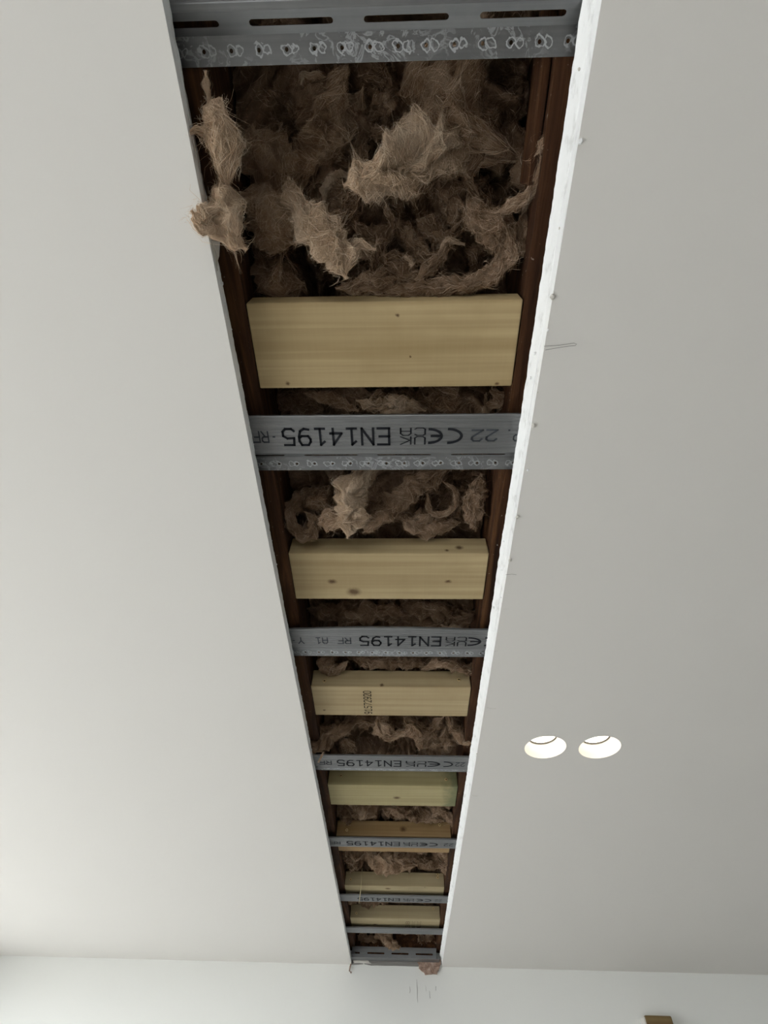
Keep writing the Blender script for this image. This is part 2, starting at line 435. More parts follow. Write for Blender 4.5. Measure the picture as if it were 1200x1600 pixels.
# walls
wl = MB()                                              # far wall
wl.box(RX0 - .2, RX1 + .2, RY1, RY1 + .12, 0, 2.66)
wall_far = tag(wl.build('wall_far', M_WALL), kind='structure')
x0, x1, z0, z1 = WIN2
wb = MB(); wb.box(RX0 - .2, x0, RY0 - .12, RY0, 0, 2.66); wb.box(x1, RX1 + .2, RY0 - .12, RY0, 0, 2.66)
wb.box(x0, x1, RY0 - .12, RY0, 0, z0); wb.box(x0, x1, RY0 - .12, RY0, z1, 2.66); tag(wb.build('wall_back', M_WALL), kind='structure')
wr = MB(); wr.box(RX1, RX1 + .12, RY0, RY1, 0, 2.66); tag(wr.build('wall_right', M_WALL), kind='structure')
wf = MB(); y0, y1, z0, z1 = WIN1
wf.box(RX0 - .2, RX0, RY0, y0, 0, 2.66); wf.box(RX0 - .2, RX0, y1, RY1, 0, 2.66)
wf.box(RX0 - .2, RX0, y0, y1, 0, z0); wf.box(RX0 - .2, RX0, y0, y1, z1, 2.66)
tag(wf.build('wall_left', M_WALL), kind='structure')

def floor_mat():
    a = Mat('grey_brown_floor', .8, .2)
    v = a.mapped((1, 1, 1)); a.col(a.mix(a.noise(v, 4, 4), (.17, .158, .14, 1), (.22, .207, .185, 1))); return a.m
fm = MB(); fm.box(RX0 - .2, RX1 + .12, RY0 - .12, RY1 + .12, -.1, 0); tag(fm.build('floor', floor_mat()), kind='structure')
gm = MB(); gm.box(-40, 40, -40, 40, -.25, -.15); tag(gm.build('outside_paving', plain('pale_paving', (.45, .44, .41, 1), .9)), kind='structure')

# glazed doors in the left wall
M_FRAME = plain('grey_window_frame', (.05, .055, .06, 1), .4)
a = Mat('window_glass'); gt = a.n('ShaderNodeBsdfTransparent'); gg = a.n('ShaderNodeBsdfGlossy'); gg.inputs['Roughness'].default_value = .02
mx = a.n('ShaderNodeMixShader'); mx.inputs[0].default_value = .06; a.l(gt.outputs[0], mx.inputs[1]); a.l(gg.outputs[0], mx.inputs[2])
a.l(mx.outputs[0], a.t.nodes['Material Output'].inputs['Surface']); M_GLASS = a.m
def glazing(name, loc, hw, hh, rz):
    win = tag(empty(name, loc), kind='structure'); win.rotation_euler.z = rz
    for j in range(3):
        ya = -hw + j * 2 * hw / 3; yb = ya + 2 * hw / 3
        fr = MB(); fr.box(-.03, .03, ya, ya + .05, 0, hh); fr.box(-.03, .03, yb - .05, yb, 0, hh); fr.box(-.03, .03, ya + .05, yb - .05, 0, .06); fr.box(-.03, .03, ya + .05, yb - .05, hh - .06, hh)
        fr.build('window_frame', M_FRAME, win)
        pn = MB(); pn.box(-.004, .004, ya + .05, yb - .05, .06, hh - .06); pn.build('pane', M_GLASS, win)
glazing('window_1', (RX0 - .1, (WIN1[0] + WIN1[1]) / 2, WIN1[2]), (WIN1[1] - WIN1[0]) / 2, WIN1[3] - WIN1[2], 0)
glazing('added_window', ((WIN2[0] + WIN2[1]) / 2, RY0 - .06, WIN2[2]), (WIN2[1] - WIN2[0]) / 2, WIN2[3] - WIN2[2], PI / 2)  # unseen opening, added for its daylight on the far wall

# ------------------------------------------------------------------ joists and deck above
JZ = 2.446; JX0, JX1 = -.2005, .161
def joist(x0, x1, label):
    ys = np.linspace(SY0 - .3, RY1 - .002, 260); vs = []; K = 10
    prof = [(x0, JZ + .2), (x0, JZ + .1), (x0, JZ), ((x0 * 2 + x1) / 3, JZ), ((x0 + x1 * 2) / 3, JZ), (x1, JZ), (x1, JZ + .03), (x1, JZ + .08), (x1, JZ + .14), (x1, JZ + .2)]
    for k, (x, z) in enumerate(prof):
        q = np.stack([ys * 12, np.full_like(ys, k * 1.7 + x * 30), np.zeros_like(ys)], -1); n = pnoise(q, 8) + .5 * pnoise(q * 4, 9)
        vs.append(np.stack([x + n * .0016, ys, np.full_like(ys, z) + np.abs(n) * .0016], -1))
    V = np.stack(vs, 1).reshape(-1, 3); N = len(ys)
    fs = [(i * K + k, i * K + (k + 1) % K, (i + 1) * K + (k + 1) % K, (i + 1) * K + k) for i in range(N - 1) for k in range(K)]
    fs += [tuple(range(K))[::-1], tuple((N - 1) * K + k for k in range(K))]
    return tag(link('ceiling_joist', mesh_of('ceiling_joist', V, fs), M_JOIST), label, 'joist', 'old joists beside the opening')
joist(JX0 - .06, JX0, 'dark old timber joist along the left edge of the ceiling opening')
joist(JX1, JX1 + .06, 'dark old timber joist along the right edge of the ceiling opening')
dk = MB(); dk.box(RX0 - .2, RX1 + .12, RY0 - .12, RY1 + .12, JZ + .2005, JZ + .23); tag(dk.build('subfloor_deck', M_DECK), kind='structure')
de = MB(); de.box(-.6, .6, SY0 - .35, SY0 - .305, 2.4305, JZ + .2); tag(de.build('void_end_board', M_DECK), kind='structure')
# the same batten strip seen lying against the right joist near the camera
wp = MB(); wp.box(JX0 + .001, JX1 - .001, 2.872, 2.9145, 2.4145, JZ + .199)  # dark block added so the gap and the track slots look shaded
tag(wp.build('dark_backing', M_DECK, None, False, .002), 'dark backing added behind the slotted track to stand in for shade in the gap', 'timber')
bt = MB(); b0 = at(868, 100, JZ); bt.box(JX1 - .011, JX1 - .0015, -.35, .03, JZ + .014, JZ + .06)
tag(bt.build('side_batten', M_JOIST, None, False, .0015), 'thin brown batten nailed along the right joist beside the top wool', 'batten')

# ------------------------------------------------------------------ noggins
NOG = [(.1515, .2675), (.5766, .691), (.966, 1.077), (1.409, 1.525), (1.727, 1.842), (2.136, 2.236), (2.474, 2.581)]
NH = .044
NLAB = ['large pale pine noggin, nearest and widest, below the big wool pocket',
        'pale pine noggin with a dark knot, between the two nearest printed bars',
        'pine noggin with a stamped number and two screw heads',
        'greenish pine noggin with a dark green stain at its right end',
        'brown shaded pine noggin whose underside is mostly hidden by a steel bar',
        'pine noggin with a pale straw hanging across it',
        'farthest small pine noggin with faint stamp marks on its underside']
noggins = []
for i, (ya, yb) in enumerate(NOG):
    r = empty('timber_noggin', ((JX0 + JX1) / 2, ya, JZ))
    tag(r, NLAB[i], 'noggin', 'pine noggins between the joists')
    L = (JX1 - JX0) / 2 - .0012
    b = MB(); b.box(-L, L, 0, yb - ya, -.001, NH if i else .034)
    o = b.build('block', PINE[i], r, False, .0022); o.modifiers['bevel'].segments = 3
    noggins.append(r)
M_STRAW = plain('dry_straw', lin(214, 200, 160), .8)
def screw(i, px, py, bright=1.0):
    ya = NOG[i][0]; p = at_y(px, py, ya)
    n = 14; R0, R1, R2 = .0042, .0036, .0019
    mb = MB(); ring = lambda r, y: [(r * math.cos(2 * PI * k / n), y, r * math.sin(2 * PI * k / n)) for k in range(n)]
    mb.add(ring(R0, 0) + ring(R0, -.0008) + ring(R1, -.0014) + ring(R2, -.0012) + ring(R2 * .7, .0006),
           [(j * n + k, j * n + (k + 1) % n, (j + 1) * n + (k + 1) % n, (j + 1) * n + k) for j in range(4) for k in range(n)])
    o = mb.build('screw', M_SCREW, noggins[i], True); o.location = (p.x - noggins[i].location.x, -.0002, p.z - JZ)
    rc = MB(); rc.add(ring(R2 * 1.02, -.0006), [tuple(range(n))]); q = rc.build('recess_shade', M_SCREWHOLE, o)  # flat dark disc paints the shade inside the drive hole
for s in [(2, 507, 1064), (2, 717, 1062), (3, 533, 1212), (3, 697, 1218), (4, 542, 1297), (4, 687, 1289), (5, 548, 1374), (5, 684, 1371), (5, 684, 1366), (6, 557, 1427), (6, 677, 1420)]:
    screw(*s)

GLYPH = {  # single-stroke marking letters on a 4 x 6 grid
 'E': [[(4, 0), (0, 0), (0, 6), (4, 6)], [(0, 3), (3.4, 3)]], 'N': [[(0, 0), (0, 6), (4, 0), (4, 6)]],
 '1': [[(.6, 4.8), (2, 6), (2, 0)], [(.4, 0), (3.6, 0)]], '4': [[(3, 0), (3, 6), (0, 1.8), (4, 1.8)]],
 '9': [[(.4, .3), (2, 0), (3.4, .9), (4, 3), (4, 4.6), (3.2, 6), (.8, 6), (0, 4.8), (0, 3.8), (.8, 2.7), (3, 2.7), (3.9, 3.4)]],
 '5': [[(3.8, 6), (.4, 6), (.2, 3.4), (2.6, 3.5), (4, 2.6), (4, 1), (3, 0), (.9, 0), (0, .8)]],
 'U': [[(0, 6), (0, .9), (.9, 0), (3.1, 0), (4, .9), (4, 6)]], 'K': [[(0, 0), (0, 6)], [(4, 6), (.3, 2.8), (4, 0)]],
 'C': [[(4, 5.2), (3.2, 6), (.8, 6), (0, 5.2), (0, .8), (.8, 0), (3.2, 0), (4, .8)]], 'A': [[(0, 0), (0, 4.6), (1, 6), (3, 6), (4, 4.6), (4, 0)], [(0, 2.6), (4, 2.6)]],
 'R': [[(0, 0), (0, 6), (3.1, 6), (4, 5.2), (4, 3.8), (3.1, 3), (0, 3)], [(1.8, 3), (4, 0)]], 'F': [[(0, 0), (0, 6), (4, 6)], [(0, 3.1), (3.2, 3.1)]],
 '2': [[(.1, 5), (1, 6), (3.2, 6), (4, 5), (3.9, 3.9), (0, 0), (4, 0)]], 'P': [[(0, 0), (0, 6), (3.1, 6), (4, 5.2), (4, 3.6), (3.1, 2.8), (0, 2.8)]],
 'Y': [[(0, 6), (2, 3.2), (4, 6)], [(2, 3.2), (2, 0)]], '7': [[(0, 6), (4, 6), (1.4, 0)]], '0': [[(.8, 0), (0, 1.2), (0, 4.8), (.8, 6), (3.2, 6), (4, 4.8), (4, 1.2), (3.2, 0), (.8, 0)]],
 '3': [[(0, 5.2), (1, 6), (3.2, 6), (4, 5), (3.2, 3.2), (1.4, 3.1), (3.2, 3), (4, 1.4), (3.2, 0), (.8, 0), (0, .8)]],
 '8': [[(1, 3.1), (.2, 4.4), (1, 6), (3, 6), (3.8, 4.4), (3, 3.1), (1, 3.1), (0, 1.6), (1, 0), (3, 0), (4, 1.6), (3, 3.1)]],
 'I': [[(2, 0), (2, 6)]], '.': [[(1.6, .2), (2.2, .2)]], '-': [[(1.4, 3), (2.4, 3)]], ' ': []}
def text_unit(s, w=.84):
    """stroke text in the unit box"""
    vs = []; fs = []; tot = len(s) * 5.6 - 1.6
    for ci, ch in enumerate(s):
        for pl_ in GLYPH[ch]:
            for p, q in zip(pl_[:-1], pl_[1:]):
                p = np.array(p, float); q = np.array(q, float); d = (q - p) / np.linalg.norm(q - p); n = np.array([-d[1], d[0]]) * w / 2
                b = len(vs)
                for c in (p - d * w * .42 - n, q + d * w * .42 - n, q + d * w * .42 + n, p - d * w * .42 + n):
                    vs.append(((c[0] + ci * 5.6) / tot, c[1] / 6))
                fs.append((b, b + 1, b + 2, b + 3))
    return np.array(vs), fs
def arc_c(bar=False, n=16, w=.15):
    """open round C of the conformity mark, in a unit box; with a middle bar it is the E"""
    vs = []; tx = w * 1.25
    for k in range(n + 1):
        a = PI / 2 + PI * k / n
        for rx, ry in ((1, .5), (1 - tx, .5 - w)): vs.append((1.0 + math.cos(a) * rx, .5 + math.sin(a) * ry))
    fs = [(2 * k, 2 * k + 1, 2 * k + 3, 2 * k + 2) for k in range(n)]
    if bar:
        b = len(vs); vs += [(.1, .5 - w / 2), (.84, .5 - w / 2), (.84, .5 + w / 2), (.1, .5 + w / 2)]; fs.append((b, b + 1, b + 2, b + 3))
    return np.array(vs), fs

# ------------------------------------------------------------------ resilient bars
# profile across the bar: fluted board flange (y 0..0.0605, z 2.430), slotted web up to the joists, punched fixing flange
BX0, BX1 = -.42, .40
BZ = 2.4305
TF, WEB, DOT = .0605, .015, .0235
PITCH = .0283
def bar(y0, label, prints, group='resilient bars', kink=0.0, dot_off=0.0, zoff=0.0):
    r = tag(empty('resilient_bar', (0, y0, 0)), label, 'metal bar', group)
    xs = np.linspace(BX0, BX1, 42)
    prof = [(-.0004, .0045), (-.0004, .0008), (.0004, 0)]
    y = .003
    while y < TF - .004:                                # shallow flutes
        prof += [(y, 0), (y + .0012, .0007), (y + .0024, .0007), (y + .0036, 0)]; y += .0054
    prof += [(TF - .001, 0), (TF, .0003)]
    V = []; K = len(prof)
    for x in xs:
        kk = kink * max(0, 1 - ((x + .03) / .16) ** 2)
        for (py, pz) in prof: V.append((x, py - kk * (1 - py / TF), BZ + pz))
    fs = [(i * K + k, i * K + k + 1, (i + 1) * K + k + 1, (i + 1) * K + k) for i in range(len(xs) - 1) for k in range(K - 1)]
    def solid(o, t=.0006):
        md = o.modifiers.new('gauge', 'SOLIDIFY'); md.thickness = t; md.offset = 0
    solid(link('board_flange', mesh_of('board_flange', V, fs), M_GALV, r))
    # web with long slots
    zt = JZ - .0006
    fw = lambda s, t: (s, TF + t * WEB, BZ + .0003 + t * (zt - BZ - .0003))
    mb = MB(); sx = -.105 - .113 * 3
    while sx + .0565 < BX1 - .0: 
        a, b = max(sx - .0565, BX0), min(sx + .0565, BX1)
        if a < sx - .045 and b > sx + .045:
            # hole in metres along s, t scaled to 0..1
            cell_with_hole(mb, sx, .5, a, b, 0, 1, [(hx, hy / .0219) for hx, hy in slot_hole(.083, .0062)], fw)
        sx += .113
    solid(mb.build('slotted_web', M_GALV, r))
    # fixing flange with small punched holes
    fd = lambda s, t: (s, TF + WEB + t, zt)
    mb = MB(); x = BX0
    k0 = math.ceil((BX0 + PITCH / 2 - dot_off) / PITCH); k1 = math.floor((BX1 - PITCH / 2 - dot_off) / PITCH)
    for k in range(k0, k1 + 1):
        cx = k * PITCH + dot_off
        cell_with_hole(mb, cx, .01175, cx - PITCH / 2, cx + PITCH / 2, 0, DOT, circle_hole(.0019, 12), fd)
    o = mb.build('fixing_flange', M_GALVDOT, r); solid(o)
    # backing strip of joist-black shadow is not needed: holes open on the dark joist and void
    for item in prints:
        kind, xa, xb, ya, yb = item[:5]; mat = item[5] if len(item) > 5 else M_INK
        if kind == '(C': vs, f2 = arc_c()
        elif kind == '(E': vs, f2 = arc_c(True)
        else: vs, f2 = text_unit(kind, .66 if kind in ('UK', 'CA') else .84)
        # text runs towards -x and stands towards +y when seen from below
        P = [(xb - u * (xb - xa), ya + v * (yb - ya), BZ - .0007) for u, v in vs]
        link('ink_print', mesh_of('ink_print', P, f2), mat, r)
    return r
def pr(s, x0, x1, ypx, lo, hi, mat=None):
    a = at(x0, ypx, BZ); b = at(x1, ypx, BZ)
    return (s, a.x, b.x, lo, hi) + ((mat,) if mat else ())
def std_prints(y, en, uk, e, c, extra=()):
    out = [pr('EN14195', *en, y, .0195, .046), pr('UK', *uk, y, .0335, .046), pr('CA', *uk, y, .0195, .0312),
           pr('(E', *e, y, .0195, .046), pr('(C', *c, y, .0195, .046)]
    for s, x0, x1 in extra: out.append(pr(s, x0, x1, y, .0235, .041, M_INKGREY))
    return out
BARS = [-.1786, .3045, .7608, 1.2315, 1.7090, 2.1836, 2.541]
bar(BARS[0], 'nearest grey steel bar with long slots and a row of punched holes', [], dot_off=.0)
bar(BARS[1], 'grey printed steel bar between the two nearest pine noggins', std_prints(684, (443, 608), (626, 664), (669, 692), (699, 723),
    [('22', 737, 776), ('P.', 789, 812), ('-RF', 396, 433)]), dot_off=-.0195 + .0)
bar(BARS[2], 'grey printed steel bar with a kinked edge reading A1 RF, just above the number-stamped noggin', std_prints(1003, (563, 688), (697, 728), (731, 752), (757, 776),
    [('RF', 528, 548), ('A1', 494, 512), ('Y-', 455, 475)]), kink=.005)
bar(BARS[3], 'grey printed steel bar right above the green-stained noggin', std_prints(1194, (528, 626), (635, 665), (668, 688), (693, 708),
    [('22', 712, 726), ('RF', 500, 518)]))
bar(BARS[4], 'grey printed steel bar crossing the lower edge of the brown shaded noggin', std_prints(1320, (543, 624), (631, 652), (656, 668), (671, 684), [('22', 694, 708), ('RF', 518, 532)]))
bar(BARS[5], 'thin-looking grey printed steel bar between the two farthest noggins', std_prints(1407, (560, 624), (631, 646), (651, 661), (664, 674), [('22', 680, 690)]))
bar(BARS[6], 'plain grey steel bar farthest along, just before the slotted wall track', [])

# slotted track on the far wall at the end of the opening
tr = tag(empty('slotted_wall_track', (0, 2.852, 0)), 'dark grey slotted metal track against the far wall at the end of the opening', 'metal track')
za, zb = 2.412, 2.447
mb = MB(); ft = lambda s, t: (s, 0, za + t)
c0 = at_y(625, 1490, 2.852).x
for k in (-1, 0, 1):
    cx = c0 + .106 * k
    cell_with_hole(mb, cx, .0137, cx - .053, min(cx + .053, .1735), 0, zb - za, slot_hole(.076, .0062), ft)
xe = c0 - .159                                         # the next slot runs out under the left board
mb.add([ft(xe, 0), ft(xe, .0107), ft(-.212, .0107), ft(-.212, 0)], [(0, 1, 2, 3)]); mb.add([ft(xe, .0167), ft(xe, zb - za), ft(-.212, zb - za), ft(-.212, .0167)], [(0, 1, 2, 3)])
mb.add([ft(xe, .0107), ft(xe, .0167), ft(xe - .018, .0167), ft(xe - .018, .0107)], [(0, 1, 2, 3)])
o = mb.build('slotted_face', M_GALV, tr); o.modifiers.new('gauge', 'SOLIDIFY').thickness = .0008
mb = MB(); mb.box(-.213, .172, 0, .05, za - .001, za); mb.build('lower_flange', M_GALV, tr)
mb = MB(); mb.box(-.213, .172, 0, .05, zb, zb + .001); mb.build('upper_flange', M_GALV, tr)

# number stamped on the third noggin (runs away from the wall side towards the viewer)
ya, yb = NOG[2]
vs, f2 = text_unit('91572920')
xa = at(569, 1095, JZ).x; xb = at(580, 1095, JZ).x
P = [(xb - v * (xb - xa) - noggins[2].location.x, (yb - .008 - u * .088) - ya, -.0013) for u, v in vs]
link('stamped_number', mesh_of('stamped_number', P, [f for f in f2]), M_STAMP, noggins[2])
for k, (xa, xb) in enumerate([(634, 640), (644, 648), (652, 657)]):
    xa = at(xa, 1443, JZ).x; xb = at(xb, 1443, JZ).x; vs, f2 = text_unit(('38', 'E', 'E')[k])
    P = [(xb - v * (xb - xa) - noggins[6].location.x, .1 - u * .07, -.0013) for u, v in vs]
    link('stamp_mark', mesh_of('stamp_mark', P, f2), M_STAMPFAINT, noggins[6])
# straw caught on the sixth noggin
b = MB(); b.tube([at_y(566, 1356, 2.128), at_y(565, 1376, 2.122), at_y(563, 1395, 2.124), at_y(561, 1411, 2.13)], [.0011, .0013, .0014, .0006], 6)
tag(b.build('hanging_straw', M_STRAW, None, True), 'pale thin straw hanging in front of a far noggin', 'straw')

# ------------------------------------------------------------------ mineral wool
def ribbons(C, width, rng, parent, mat, name='fibres'):
    """C: (N, K, 3) centre lines -> one mesh of thin ribbons"""
    N, K, _ = C.shape
    T = np.gradient(C, axis=1); T /= np.linalg.norm(T, axis=2, keepdims=True) + 1e-9
    rv = rng.normal(size=(N, 1, 3)); S = np.cross(T, np.broadcast_to(rv, T.shape)); S /= np.linalg.norm(S, axis=2, keepdims=True) + 1e-9
    tp = np.sin(np.linspace(.12, PI - .12, K)) ** .5
    wd = (width * rng.uniform(.6, 1.5, (N, 1)) * tp[None])[..., None]
    V = np.stack([C - S * wd / 2, C + S * wd / 2], 2).reshape(-1, 3)
    base = (np.arange(N) * K * 2)[:, None] + (np.arange(K - 1) * 2)[None]
    Q = np.stack([base, base + 1, base + 3, base + 2], -1).reshape(-1, 4)
    return tag(link(name, fast_mesh(name, V, Q), mat, parent), kind='stuff')

def fold(x, y, seed, s=11.0):
    p = np.stack([x * s, y * s, np.full_like(x, seed * 3.7)], -1)
    w = np.stack([pnoise(p * .7, seed), pnoise(p * .7 + 31, seed), np.zeros_like(x)], -1)
    q = p + 1.1 * w
    a = np.abs(pnoise(q, seed + 1)); b = np.abs(pnoise(q * 2.1 + 1.2 * w, seed + 2)); c = np.abs(pnoise(q * 4.7 + w, seed + 3))
    d = np.abs(pnoise(q * 10 + 2 * w, seed + 4))
    return a * 1.45 + b * .75 + c * .36 + d * .12
NOGC = [(p + q) / 2 for p, q in NOG]
def sheet_z(x, y, seed, base, amp, sc):
    z = base - amp * fold(x, y, seed, sc)
    for (p, q) in NOG:                                   # rides over the noggins
        d = np.maximum(np.maximum(p - .004 - y, y - q - .004), 0)
        z = np.maximum(z, 2.496 - np.clip(d / .03, 0, 1) * .05 + .008 * fold(x, y, seed + 9, 30))
    return np.maximum(z, 2.4475)
def bilin(Z, x0, x1, y0, y1, x, y):
    nx, ny = Z.shape; a = np.clip((x - x0) / (x1 - x0), 0, 1) * (nx - 1.001); b = np.clip((y - y0) / (y1 - y0), 0, 1) * (ny - 1.001)
    i = a.astype(int); j = b.astype(int); f = a - i; g = b - j
    return (Z[i, j] * (1 - f) + Z[i + 1, j] * f) * (1 - g) + (Z[i, j + 1] * (1 - f) + Z[i + 1, j + 1] * f) * g
def fast_mesh(name, V, Q):
    me = bpy.data.meshes.new(name)
    me.vertices.add(len(V)); me.vertices.foreach_set('co', V.astype(np.float32).ravel())
    me.loops.add(Q.size); me.loops.foreach_set('vertex_index', Q.astype(np.int32).ravel())
    me.polygons.add(len(Q)); me.polygons.foreach_set('loop_start', (np.arange(len(Q)) * 4).astype(np.int32))
    me.update(calc_edges=True); return me
def sheet(parent, y0, y1, seed, base=2.58, amp=.085, sc=11.0, nf=5000, width=.00045):
    nx = 140; ny = max(40, int((y1 - y0) / .361 * 140)); xa, xb = JX0 + .002, JX1 - .002
    u, v = np.meshgrid(np.linspace(xa, xb, nx), np.linspace(y0, y1, ny), indexing='ij')
    z = sheet_z(u, v, seed, base, amp, sc)
    i = (np.arange(nx - 1) * ny)[:, None] + np.arange(ny - 1)[None]
    me = fast_mesh('batt', np.stack([u, v, z], -1).reshape(-1, 3), np.stack([i, i + 1, i + ny + 1, i + ny], -1).reshape(-1, 4)); me.shade_smooth()
    o = link('batt', me, M_WOOL, parent)
    rng = np.random.default_rng(seed)
    K = 7; x = rng.uniform(JX0 + .006, JX1 - .006, nf); y = rng.uniform(y0, y1, nf)
    th0 = rng.normal(0, .5, nf); step = rng.uniform(.002, .0062, nf); lift = rng.exponential(.0022, nf); fly = rng.random(nf) < .08
    lift = np.where(fly, lift * 4, lift); C = np.zeros((nf, K, 3)); ph = rng.uniform(0, 6.28, nf)
    for k in range(K):
        zz = bilin(z, xa, xb, y0, y1, x, y)
        C[:, k, 0] = x; C[:, k, 1] = y; C[:, k, 2] = np.maximum(zz - .0004 - lift * (k / K) ** 1.5, 2.447)
        th = 5 * PI * pnoise(np.stack([x * 12, y * 12, np.full_like(x, seed + .5)], -1), seed + 5) + th0 + .5 * np.sin(k * .8 + ph)
        x = np.clip(x + step * np.cos(th), JX0 + .003, JX1 - .003); y = np.clip(y + step * np.sin(th), y0, y1)
    ribbons(C, width * .62, rng, o, M_FIBRE)
    return lambda x, y: float(bilin(z, xa, xb, y0, y1, np.array([x]), np.array([y]))[0])

def catmull(P, n):
    P = np.asarray(P, float); k = len(P); Q = np.vstack([2 * P[0] - P[1], P, 2 * P[-1] - P[-2]])
    t = np.linspace(0, k - 1 - 1e-6, n); i = t.astype(int); f = (t - i)[:, None]
    a, b, c, d = Q[i], Q[i + 1], Q[i + 2], Q[i + 3]
    return .5 * (2 * b + (c - a) * f + (2 * a - 5 * b + 4 * c - d) * f ** 2 + (3 * b - a - 3 * c + d) * f ** 3)
_tn = [50]
def tuft(parent, pts, radii, pale=False, rough=.45, squash=.75, nf=500, width=.00042, twist=2.0, name='tuft', fray=.012):  # pale picks the wool tone
    """one torn finger of wool: a lumpy, folded body along a path, with its own fibres"""
    _tn[0] += 1; seed = _tn[0]; rng = np.random.default_rng(seed)
    A = np.hstack([np.array([tuple(p) for p in pts]), np.array(radii)[:, None] * 1.15])
    R_ = max(radii); thin = R_ < .006
    FN = 160; Cc = catmull(A, FN); fc = Cc[:, :3]; frr = np.maximum(Cc[:, 3], 1e-4)
    fT = np.gradient(fc, axis=0); fT /= np.linalg.norm(fT, axis=1, keepdims=True)
    fN = np.cross(fT, np.array([0, 0, 1.0])); fN /= np.linalg.norm(fN, axis=1, keepdims=True) + 1e-6
    fB = np.cross(fN, fT); Lp = np.linalg.norm(np.diff(fc, axis=0), axis=1).sum()
    arc = rng.uniform(0, 50)
    def S(u, ph, off=0.0):
        uc = np.clip(u, 0, 1); i = uc * (FN - 1); i0 = np.minimum(i.astype(int), FN - 2); w = (i - i0)[..., None]
        g = lambda a: a[i0] * (1 - w) + a[i0 + 1] * w
        c, Nn, B, T = g(fc), g(fN), g(fB), g(fT); r = g(frr[:, None])[..., 0]
        cap = np.clip(1 - (2 * uc - 1) ** 8, 0, 1) ** .5
        d = Nn * np.cos(ph)[..., None] + B * (np.sin(ph) * squash)[..., None]
        # long folds along the finger, and puffs
        lf = np.stack([np.cos(ph + twist * uc) * 1.7, np.sin(ph + twist * uc) * 1.7, uc * Lp / R_ * .55 + arc], -1)
        fo = np.abs(pnoise(lf, seed)) * 1.5 + .55 * np.abs(pnoise(lf * 2.2, seed + 1)) - .5
        q = c + d * (r * cap)[..., None]
        k = .8 / max(R_, .005)
        pf = np.abs(pnoise(q * k, seed + 2)) * 1.4 - .35 + .5 * (np.abs(pnoise(q * k * 2.6, seed + 3)) * 2 - .4) + .22 * (np.abs(pnoise(q * k * 6.0, seed + 9)) * 2 - .4)
        rr_ = np.maximum(r * cap * (1 + rough * 1.5 * (.6 * fo + 1.15 * pf)), .0003) + off
        P = c + d * rr_[..., None]
        wv = np.stack([pnoise(q * k * .8 + 7.7 * m_, seed + 5 + m_) for m_ in range(3)], -1)
        P = P + wv * (r * (.5 if thin else .75) * rough * 1.6)[..., None]
        return P + T * (np.clip(u, -.5, 1.5) - uc)[..., None] * Lp
    nv = 16 if thin else 34; nu = int(np.clip(Lp / max(R_ * .19, .0014), 22, 80))
    uu, vv = np.meshgrid(np.linspace(0, 1, nu), np.linspace(0, 2 * PI, nv, endpoint=False), indexing='ij')
    V = S(uu, vv).reshape(-1, 3)
    ii, jj = np.meshgrid(np.arange(nu - 1), np.arange(nv), indexing='ij'); j2 = (jj + 1) % nv
    Q = np.stack([ii * nv + jj, (ii + 1) * nv + jj, (ii + 1) * nv + j2, ii * nv + j2], -1).reshape(-1, 4)
    me = fast_mesh(name, V, Q); me.shade_smooth()
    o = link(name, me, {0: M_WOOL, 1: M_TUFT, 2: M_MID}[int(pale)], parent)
    nf = int(nf * 2.0); K = 6; u = rng.uniform(.0, 1.0, nf); ph = rng.uniform(0, 2 * PI, nf)
    du = rng.uniform(.0016, .0058, nf) * rng.choice([-1, 1], nf) / Lp; dph = rng.normal(0, .16, nf)
    lift = rng.exponential(.0011, nf) + (rng.random(nf) < .22) * rng.exponential(fray * .45 if not thin else .0025, nf)
    C = np.zeros((nf, K, 3)); wob = rng.uniform(0, 6.28, nf)
    lim = .006 / Lp
    for k in range(K):
        C[:, k] = S(np.clip(u, -lim, 1 + lim), ph, .0002 + lift * (k / K) ** 1.5)
        u = u + du; ph = ph + dph + .16 * np.sin(k * .9 + wob)
    ribbons(C, width * .6, rng, o, {0: M_FIBRE, 1: M_TUFTFIBRE, 2: M_MIDFIBRE}[int(pale)])
    return o
def TP(*t): return [at(x, y, z) for x, y, z in t]

WL = ['large brown wad of mineral wool filling the nearest pocket under the slotted bar',
      'brown mineral wool bulging on both sides of the nearest printed bar, with a pale lump',
      'brown mineral wool either side of the kinked A1 RF bar',
      'ragged brown mineral wool hanging behind the number-stamped noggin',
      'brown mineral wool strip between the green-stained noggin and the brown shaded noggin',
      'brown mineral wool hanging over the noggin with the straw',
      'last brown wad of mineral wool drooping over the slotted wall track']
cuts = [-.62] + NOGC[:5] + [NOGC[6], 2.858]
CURLS = [50, 26, 18, 20, 12, 12, 10]
VIS = [[(-.08, .145)], [(.275, .33), (.38, .57)], [(.70, .78), (.85, .96)], [(1.085, 1.25), (1.1, 1.25)], [(1.535, 1.72)], [(1.85, 2.13)], [(2.66, 2.84)]]
wads = []
SPEC = [(2.60, .10, 9.0, 15000, .00042), (2.575, .085, 11, 7000, .0005), (2.56, .075, 12, 5000, .0006), (2.56, .085, 12, 5500, .0007),
        (2.54, .07, 13, 4000, .0008), (2.54, .08, 12, 4000, .0009), (2.55, .08, 12, 3000, .001)]
